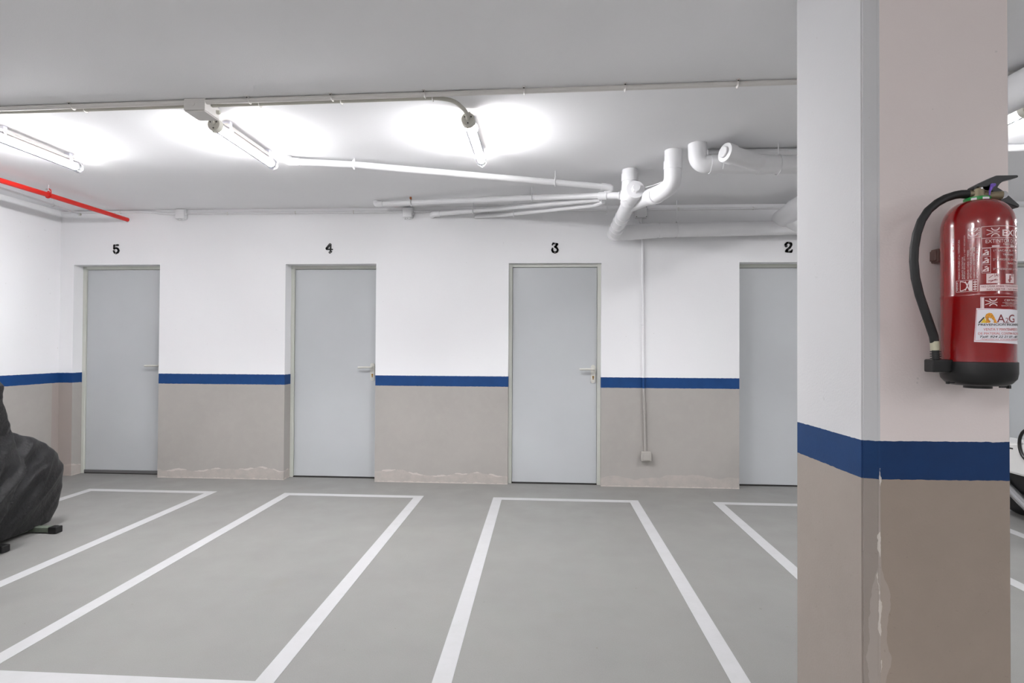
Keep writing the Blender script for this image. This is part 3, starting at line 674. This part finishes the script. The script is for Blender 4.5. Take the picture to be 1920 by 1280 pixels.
# instruction panel
frame(bm, -31.6, 58, 1.4965, 1.5510)
patch(bm, -31, 58, 1.5205, 1.5216)
emblem(bm, -13, 1.5355, 22, .024)
text(bm, 'EXIN', .5, 44, 1.5253, 1.5413, bold=.02)
text(bm, 'EXTINTOR DE', -25.5, 27, 1.5085, 1.5178); text(bm, 'POLVO', 29, 50, 1.5085, 1.5178)
text(bm, 'POLVO ABC', 2, 24, 1.5025, 1.5065)
for a in (-16.3, 16.5): patch(bm, a, a+12, 1.4985, 1.5018)
frame(bm, -31.2, -18.2, 1.4330, 1.4955, .0008)
for z in (1.4540, 1.4745): patch(bm, -31.2, -18.2, z, z+.0008)
for z in (1.478, 1.458, 1.437):
    patch(bm, -30, -21, z, z+.0022); sline(bm, (-29, z+.003), (-21, z+.010), .0028); sline(bm, (-27, z+.011), (-23, z+.013), .003); patch(bm, -23.5, -21, z+.002, z+.009)
text(bm, '1º SACAR EL PASADOR', -13.9, 50, 1.4865, 1.4912); text(bm, 'TIRANDO', .7, 24, 1.4765, 1.4808)
text(bm, '2º DIRIGIR EL CHORRO A LA', -14.8, 52, 1.4640, 1.4690); text(bm, 'BASE DE', 10.9, 36, 1.4545, 1.4590)
text(bm, '3º PRESIONAR LA MANETA', -14.8, 52, 1.4400, 1.4450)
patch(bm, -24.6, -6, 1.4072, 1.4314); patch(bm, 6.3, 25.8, 1.4072, 1.4304)
patch(bm, -34, 52, 1.3880, 1.4040)
link('instruction_print', bm, M['print'], ex, None, 'white printed instruction panel')
bm = B()
text(bm, 'A', -12, -6.8, 1.4235, 1.4300, .0008); patch(bm, -13, -12.4, 1.4225, 1.4314, .0008)
sline(bm, (-22, 1.413), (-8, 1.4155), .0016, .0008); sline(bm, (-19, 1.410), (-10, 1.418), .0013, .0008); sline(bm, (-21, 1.4205), (-15, 1.4275), .0012, .0008)
text(bm, 'B', 18.5, 24, 1.4235, 1.4300, .0008); sline(bm, (14, 1.409), (15.5, 1.427), .0045, .0008); sline(bm, (11, 1.414), (19, 1.418), .003, .0008)
text(bm, 'NO USAR SOBRE TENSION ELECTRICA', -32, 50, 1.3970, 1.4015, .0008); text(bm, 'NO VERTIR - NO INVERTIR', -24, 46, 1.3895, 1.3940, .0008)
link('pictogram_print', bm, M['red_ext'], ex, None, 'red pictograms and warning letters')
bm = B()
# approval marks at the left
frame(bm, -51.0, -32.6, 1.5242, 1.5492, .0010)
arc(bm, -43.5, 1.5480, 7, .0085, 180, 360, .0022); patch(bm, -44.0, -43.0, 1.5400, 1.5462)
arc(bm, -43.5, 1.5360, 7, .0085, 180, 360, .0022)
text(bm, '1011', -36, -33.6, 1.527, 1.543, vert=True)
cols = [(-64.5, 1.5245, 'PRESION DE PRUEBA 27 bar TEMPERATURA'), (-58.8, 1.4790, 'AGENTE EXTINTOR'), (-55.4, 1.5345, 'EMPLEO ENTRE -20ºC y +60ºC RECARGA'), (-50.5, 1.4950, 'REVISAR CADA 12 MESES'),
        (-46.5, 1.5110, 'APTO PARA FUEGOS ELECTRICOS'), (-41.8, 1.5010, 'FABRICADO EN ESPAÑA  UNE'), (-37.2, 1.5040, 'HOMOLOGACION  EN 3-7')]
for ph, zt, s_ in cols: text(bm, s_, ph-1.6, ph+1.1, 1.4215, zt, vert=True)
text(bm, 'SERIE  Nº 1473', -76, -73.5, 1.475, 1.530, vert=True)
frame(bm, -70, -36.4, 1.3885, 1.4185, .0010)
arc(bm, -63, 1.4035, 12, .0130, -90, 90, .0020); patch(bm, -63.5, -62.5, 1.392, 1.415)
sline(bm, (-55, 1.415), (-49, 1.392), .002); sline(bm, (-49, 1.415), (-55, 1.392), .002)
patch(bm, -49.5, -44.5, 1.3905, 1.4165)
for z in (1.393, 1.399, 1.405, 1.411): patch(bm, -43.5, -38.0, z, z+.0022)
patch(bm, -41.2, -40.4, 1.391, 1.416); text(bm, 'AENOR', -69, -66.5, 1.392, 1.415, vert=True)
# lower panel
frame(bm, -33.2, 58, 1.3360, 1.3733, .0010)
patch(bm, -32, -28.0, 1.337, 1.3715); emblem(bm, -16.5, 1.3590, 20, .020)
text(bm, 'CERTIFICADO', 3.5, 46, 1.3615, 1.3665); text(bm, 'FABRICADO POR EMPRESA', .5, 48, 1.3565, 1.3590); text(bm, 'REGISTRADA', 6, 30, 1.3530, 1.3555); text(bm, 'SEGUN NORMA EN ISO', -2, 46, 1.3490, 1.3515)
link('approval_print', bm, M['print'], ex, None, 'white printed approval marks and small vertical lines')
# sticker
bm = B(); n = 24
vt = []
for j in range(n+1):
    p = -43.8+(84)*j/n; zt = 1.3452-.0001*(p+43.8)*.6; zb = 1.2600-.0001*(p+43.8)*.7
    if j == 0: p += 1.2
    vt.append([bm.verts.new(wrapv(R(p+(3.0 if j < 2 else 0)*0+ (3.6*(1-j/n))), zt, .0006)), bm.verts.new(wrapv(R(p), zb, .0006))])
for a, b in zip(vt, vt[1:]): bm.faces.new((a[1], b[1], b[0], a[0]))
stk = link('sticker', bm, M['sticker'], ex, None, 'white maintenance sticker with a flame logo')
E2 = .0010
bm = B(); patch(bm, -37.5, 36, 1.3418, 1.3426, E2); patch(bm, -41, 36, 1.2632, 1.2640, E2)
sline(bm, (-38.2, 1.3420), (-41.2, 1.2636), .0008, E2)
text(bm, 'VENTA Y MANTENIMIENTO', -29.1, 38, 1.2880, 1.2945, E2); text(bm, 'DE MATERIAL CONTRA INCENDIOS', -36.6, 50, 1.2782, 1.2838, E2)
text(bm, 'Alquileres Cursos extintores', -33.7, 44, 1.2645, 1.2685, E2, shear=.3)
link('sticker_print_red', bm, M['print_red'], stk, None, 'red print')
bm = B(); text(bm, 'A', -9.5, 4, 1.3085, 1.3285, E2, bold=.01); text(bm, '2', 5, 11, 1.3085, 1.3200, E2); text(bm, 'G', 11.5, 26, 1.3085, 1.3285, E2, bold=.01); patch(bm, 0, 14, 1.3068, 1.3078, E2)
link('sticker_logo_letters', bm, M['print_maroon'], stk, None, 'maroon logo letters')
bm = B(); text(bm, 'PREVENCION INCENDIOS', -36.5, 44, 1.3005, 1.3060, E2, bold=.02)
text(bm, 'Telf: 924 22 21 07 - 607', -34.5, 38, 1.2700, 1.2755, E2, bold=.02, shear=.3)
sline(bm, (-35.5, 1.3080), (-28, 1.3220), .003, E2)
link('sticker_print_dark', bm, M['print_dark'], stk, None, 'dark print')
def flame(pts, name, mat, e):
    bm = B(); bm.faces.new([bm.verts.new(wrapv(R(p), z, e)) for p, z in pts]); link(name, bm, M[mat], stk, None, mat+' flame mark')
flame([(-33, 1.3080), (-24, 1.3075), (-28, 1.3200)], 'flame_mark', 'yellow', E2)
flame([(-26, 1.3078), (-9, 1.3072), (-11, 1.3140), (-14, 1.3240), (-17, 1.3315), (-21, 1.3330), (-25, 1.3300), (-27, 1.3235), (-25.5, 1.3150)], 'flame_mark', 'orange', E2+.0003)

# ------------------------------------------------------------------ covered motorcycle
mc = empty('covered_motorcycle', (-3.42, 2.6, 0), 'motorcycle under a creased black fabric cover at the left edge', 'motorcycle')
def interp(t, tab):
    for (a, va), (b, vb) in zip(tab, tab[1:]):
        if t <= b: 
            k = max(0, (t-a)/(b-a)); k = k*k*(3-2*k)*.5+k*.5; return va+(vb-va)*k
    return tab[-1][1]
YF = [(.03, 3.545), (.12, 3.590), (.25, 3.625), (.36, 3.630), (.48, 3.585), (.56, 3.51), (.62, 3.41), (.655, 3.32), (.69, 3.25), (.80, 3.165), (.93, 3.08), (1.0, 3.03), (1.045, 2.98), (1.07, 2.9)]
YB = [(.03, 1.62), (.3, 1.55), (.6, 1.60), (.78, 1.75), (.86, 2.1), (.93, 2.45), (1.0, 2.66), (1.045, 2.76), (1.07, 2.86)]
def sst(t): t = min(1, max(0, t)); return t*t*(3-2*t)
def halfw(y, z):
    w = interp(z, [(.03, .105), (.3, .128), (.5, .118), (.6, .088), (.66, .085), (.75, .08), (1.07, .04)])
    ye = interp(z, [(.03, 2.95), (.1, 3.02), (.25, 3.14), (.45, 3.23), (.6, 3.25), (.66, 3.24), (.8, 3.16), (.93, 3.07), (1.07, 3.0)])
    e = interp(z, [(.03, .11), (.3, .085), (.6, .085), (.7, .11), (.8, .14), (.93, .20), (1.0, .25), (1.045, .24), (1.07, .16)])
    e *= 1-sst((2.80-y)/.15)*sst((z-.80)/.15)*.75
    return w + e*sst((ye-y)/.075) + .09*sst((2.9-y)/.5)*(1-sst((z-.6)/.3))
bm = B(); NZ, NTT = 130, 300; rings = []
for i in range(NZ+1):
    z = .03+(1.068-.03)*(i/NZ)**.95; yf, yb = interp(z, YF), interp(z, YB); ring = []
    for j in range(NTT):
        a = 2*math.pi*j/NTT; c, s_ = math.cos(a), math.sin(a)
        y = (yf+yb)/2+(yf-yb)/2*(abs(c)**.92)*(1 if c > 0 else -1)
        x = halfw(y, z)*(abs(s_)**interp(z, [(.03, .68), (.66, .66), (.82, .30), (1.07, .25)]))*(1 if s_ > 0 else -1)
        # cloth folds: ridged noise running diagonally down from the handlebar to the wheel
        p = Vector((x*1.6, (z*1.15-y*1.05)*3.1, (y+z)*.55))
        rd = 1-abs(noise.noise(p*1.6))*2; rd2 = 1-abs(noise.noise(Vector((x*4, z*11-y*9, (z+y)*2.2))))*2
        lo_n = noise.noise(Vector((x*3, y*2.5, z*2.5)))
        amp = .036*rd*abs(rd)+.010*rd2+.016*lo_n
        env = min(1, (1.10-z)/.12)*(1-.55*sst((z-.56)/.12))
        fold = amp*env*(1-.75*max(0, c)**5)
        # long drape lines falling from the bar end
        dr_ = math.sin((y-2.95+z*.25)*26+2*lo_n)*.005*max(0, min(1, (z-.15)/.4))*env*(1-max(0, c)**4)
        n2 = Vector((x/(halfw(y, z)+.02), c*.6, .0)); n2 = n2.normalized() if n2.length > 0 else n2
        ring.append(bm.verts.new((-3.42+x+n2.x*(fold+dr_), y+n2.y*(fold+dr_), z+.35*fold+ (.012*noise.noise(Vector((x*4, y*6, 0))) if i == 0 else 0))))
    rings.append(ring)
for i in range(NZ):
    for j in range(NTT):
        bm.faces.new((rings[i][j], rings[i][(j+1)%NTT], rings[i+1][(j+1)%NTT], rings[i+1][j]))
bm.faces.new(rings[-1])
link('cover', bm, M['cover'], mc, 70)
def wheel(root, c, ro, wd, nm='tyre'):
    t = link(nm, lathe(B(), [(ro-.07, -wd*.42), (ro-.035, -wd*.5), (ro-.012, -wd*.40), (ro, -wd*.15), (ro, wd*.15), (ro-.012, wd*.40), (ro-.035, wd*.5), (ro-.07, wd*.42), (ro-.07, -wd*.42)], c, 48, (1, 0, 0)), M['rubber'], root, 50)
    bm = B(); lathe(bm, [(ro-.068, -wd*.3), (ro-.085, -wd*.3), (ro-.085, wd*.3), (ro-.068, wd*.3)], c, 48, (1, 0, 0)); cyl(bm, (c[0]-wd*.5, c[1], c[2]), (c[0]+wd*.5, c[1], c[2]), .028, 20)
    for k in range(6):
        a = math.pi/3*k; cyl(bm, c, (c[0], c[1]+(ro-.08)*math.cos(a), c[2]+(ro-.08)*math.sin(a)), .010, 8)
    link('rim', bm, M['chrome'], t, 40)
wheel(mc, (-3.42, 3.30, .305), .30, .12); wheel(mc, (-3.42, 1.95, .30), .295, .14)
ws = empty('wheel_stand', (-3.42, 3.2, 0), 'steel wheel stand with black rubber ends poking out under the black cover', 'wheel stand')
for y, xe in ((3.385, -3.232), (3.045, -3.245)):
    x0 = -6.84-xe
    link('crossbar', box(B(), (x0, y-.022, .008), (xe, y+.022, .040), .003), M['stand'], ws)
    for a, b in ((xe-.008, xe+.050), (x0-.050, x0+.008)):
        link('end_cap', box(B(), (a, y-.026, .002), (b, y+.026, .044), .005), M['rubber'], ws)
for dx in (-.03, .03): link('rail', box(B(), (-3.42+dx-.012, 2.98, .012), (-3.42+dx+.012, 3.46, .040), .003), M['stand'], ws)

# ------------------------------------------------------------------ scooter behind the pillar
sx, sy = 3.62, 4.28
so = empty('scooter', (sx, 3.5, 0), 'white scooter with black tyre, glimpsed at the right edge behind the pillar', 'scooter')
def scooter_wheel(c, ro, wd, nm):
    t = link(nm, lathe(B(), [(ro-.11, -wd*.40), (ro-.05, -wd*.5), (ro-.015, -wd*.40), (ro, -wd*.2), (ro, wd*.2), (ro-.015, wd*.40), (ro-.05, wd*.5), (ro-.11, wd*.40), (ro-.11, -wd*.40)], c, 48, (1, 0, 0)), M['rubber'], so, 50)
    bm = B(); lathe(bm, [(ro-.108, -wd*.3), (.06, -wd*.36), (.03, -wd*.55), (0, -wd*.55)], c, 40, (1, 0, 0)); lathe(bm, [(ro-.108, wd*.3), (.06, wd*.36), (.03, wd*.55), (0, wd*.55)], c, 40, (1, 0, 0))
    link('rim', bm, M['black_plastic'], t, 40)
scooter_wheel((sx, sy, .245), .245, .13, 'rear_tyre'); scooter_wheel((sx, sy-1.30, .27), .27, .12, 'front_tyre')
def slab(name, prof, w, mat, bev=.015, label=None):
    bm = B(); a = [bm.verts.new((sx-w, y, z)) for y, z in prof]; b = [bm.verts.new((sx+w, y, z)) for y, z in prof]
    bm.faces.new(a); bm.faces.new(list(reversed(b))); n = len(prof)
    for k in range(n): bm.faces.new((a[k], b[k], b[(k+1)%n], a[(k+1)%n]))
    bmesh.ops.recalc_face_normals(bm, faces=bm.faces[:]); bmesh.ops.bevel(bm, geom=bm.edges[:], offset=bev, segments=3, affect='EDGES')
    return link(name, bm, M[mat], so, 40, label)
slab('tail_panel', [(4.66, .42), (4.62, .54), (4.30, .535), (4.10, .57), (3.80, .64), (3.45, .62), (3.30, .40), (3.45, .32), (4.50, .325)], .15, 'scooter_white')
slab('engine_cover', [(4.40, .34), (4.42, .22), (4.20, .19), (3.70, .15), (3.55, .20), (3.50, .34)], .12, 'black_plastic')
slab('leg_shield', [(3.30, .36), (3.12, .52), (3.02, .98), (2.94, 1.04), (2.90, .94), (2.98, .50), (3.02, .32), (3.20, .28)], .17, 'scooter_white')
slab('footboard', [(3.50, .34), (3.50, .27), (3.05, .27), (3.05, .34)], .14, 'black_plastic', .008)
slab('seat', [(4.55, .60), (4.50, .70), (4.35, .735), (3.75, .74), (3.55, .70), (3.60, .64), (4.10, .60)], .12, 'black_plastic', .02) if False else slab('seat', [(3.92, .65), (3.90, .72), (3.60, .76), (3.42, .72), (3.45, .63)], .12, 'black_plastic', .02)
link('exhaust', sweep(B(), [(sx-.15, 4.34, .275), (sx-.15, 4.22, .205), (sx-.15, 4.02, .085)], [.024, .034, .034], 18), M['chrome'], so, 50, 'silver exhaust')
bm = B(); ring = [(sx-.16, 4.04+.085*math.cos(R(a)), .56+.115*math.sin(R(a))) for a in range(0, 361, 15)]; sweep(bm, ring, .011, 10, False)
link('cable_loop', bm, M['black_plastic'], so, 60, 'black loop hanging at its side')
link('tail_vent', box(B(), (sx-.152, 4.19, .505), (sx-.148, 4.25, .515), .001), M['black_plastic'], so)
bm = B(); cyl(bm, (sx, 2.98, 1.0), (sx, 3.02, 1.10), .025, 12); sweep(bm, [(sx-.33, 3.14, 1.12), (sx-.1, 3.03, 1.11), (sx+.1, 3.03, 1.11), (sx+.33, 3.14, 1.12)], .016, 12)
link('handlebar', bm, M['black_plastic'], so, 50)
bm = B(); cyl(bm, (sx, 3.0, .95), (sx, 2.98, .27), .022, 14); link('fork', bm, M['chrome'], so, 50)
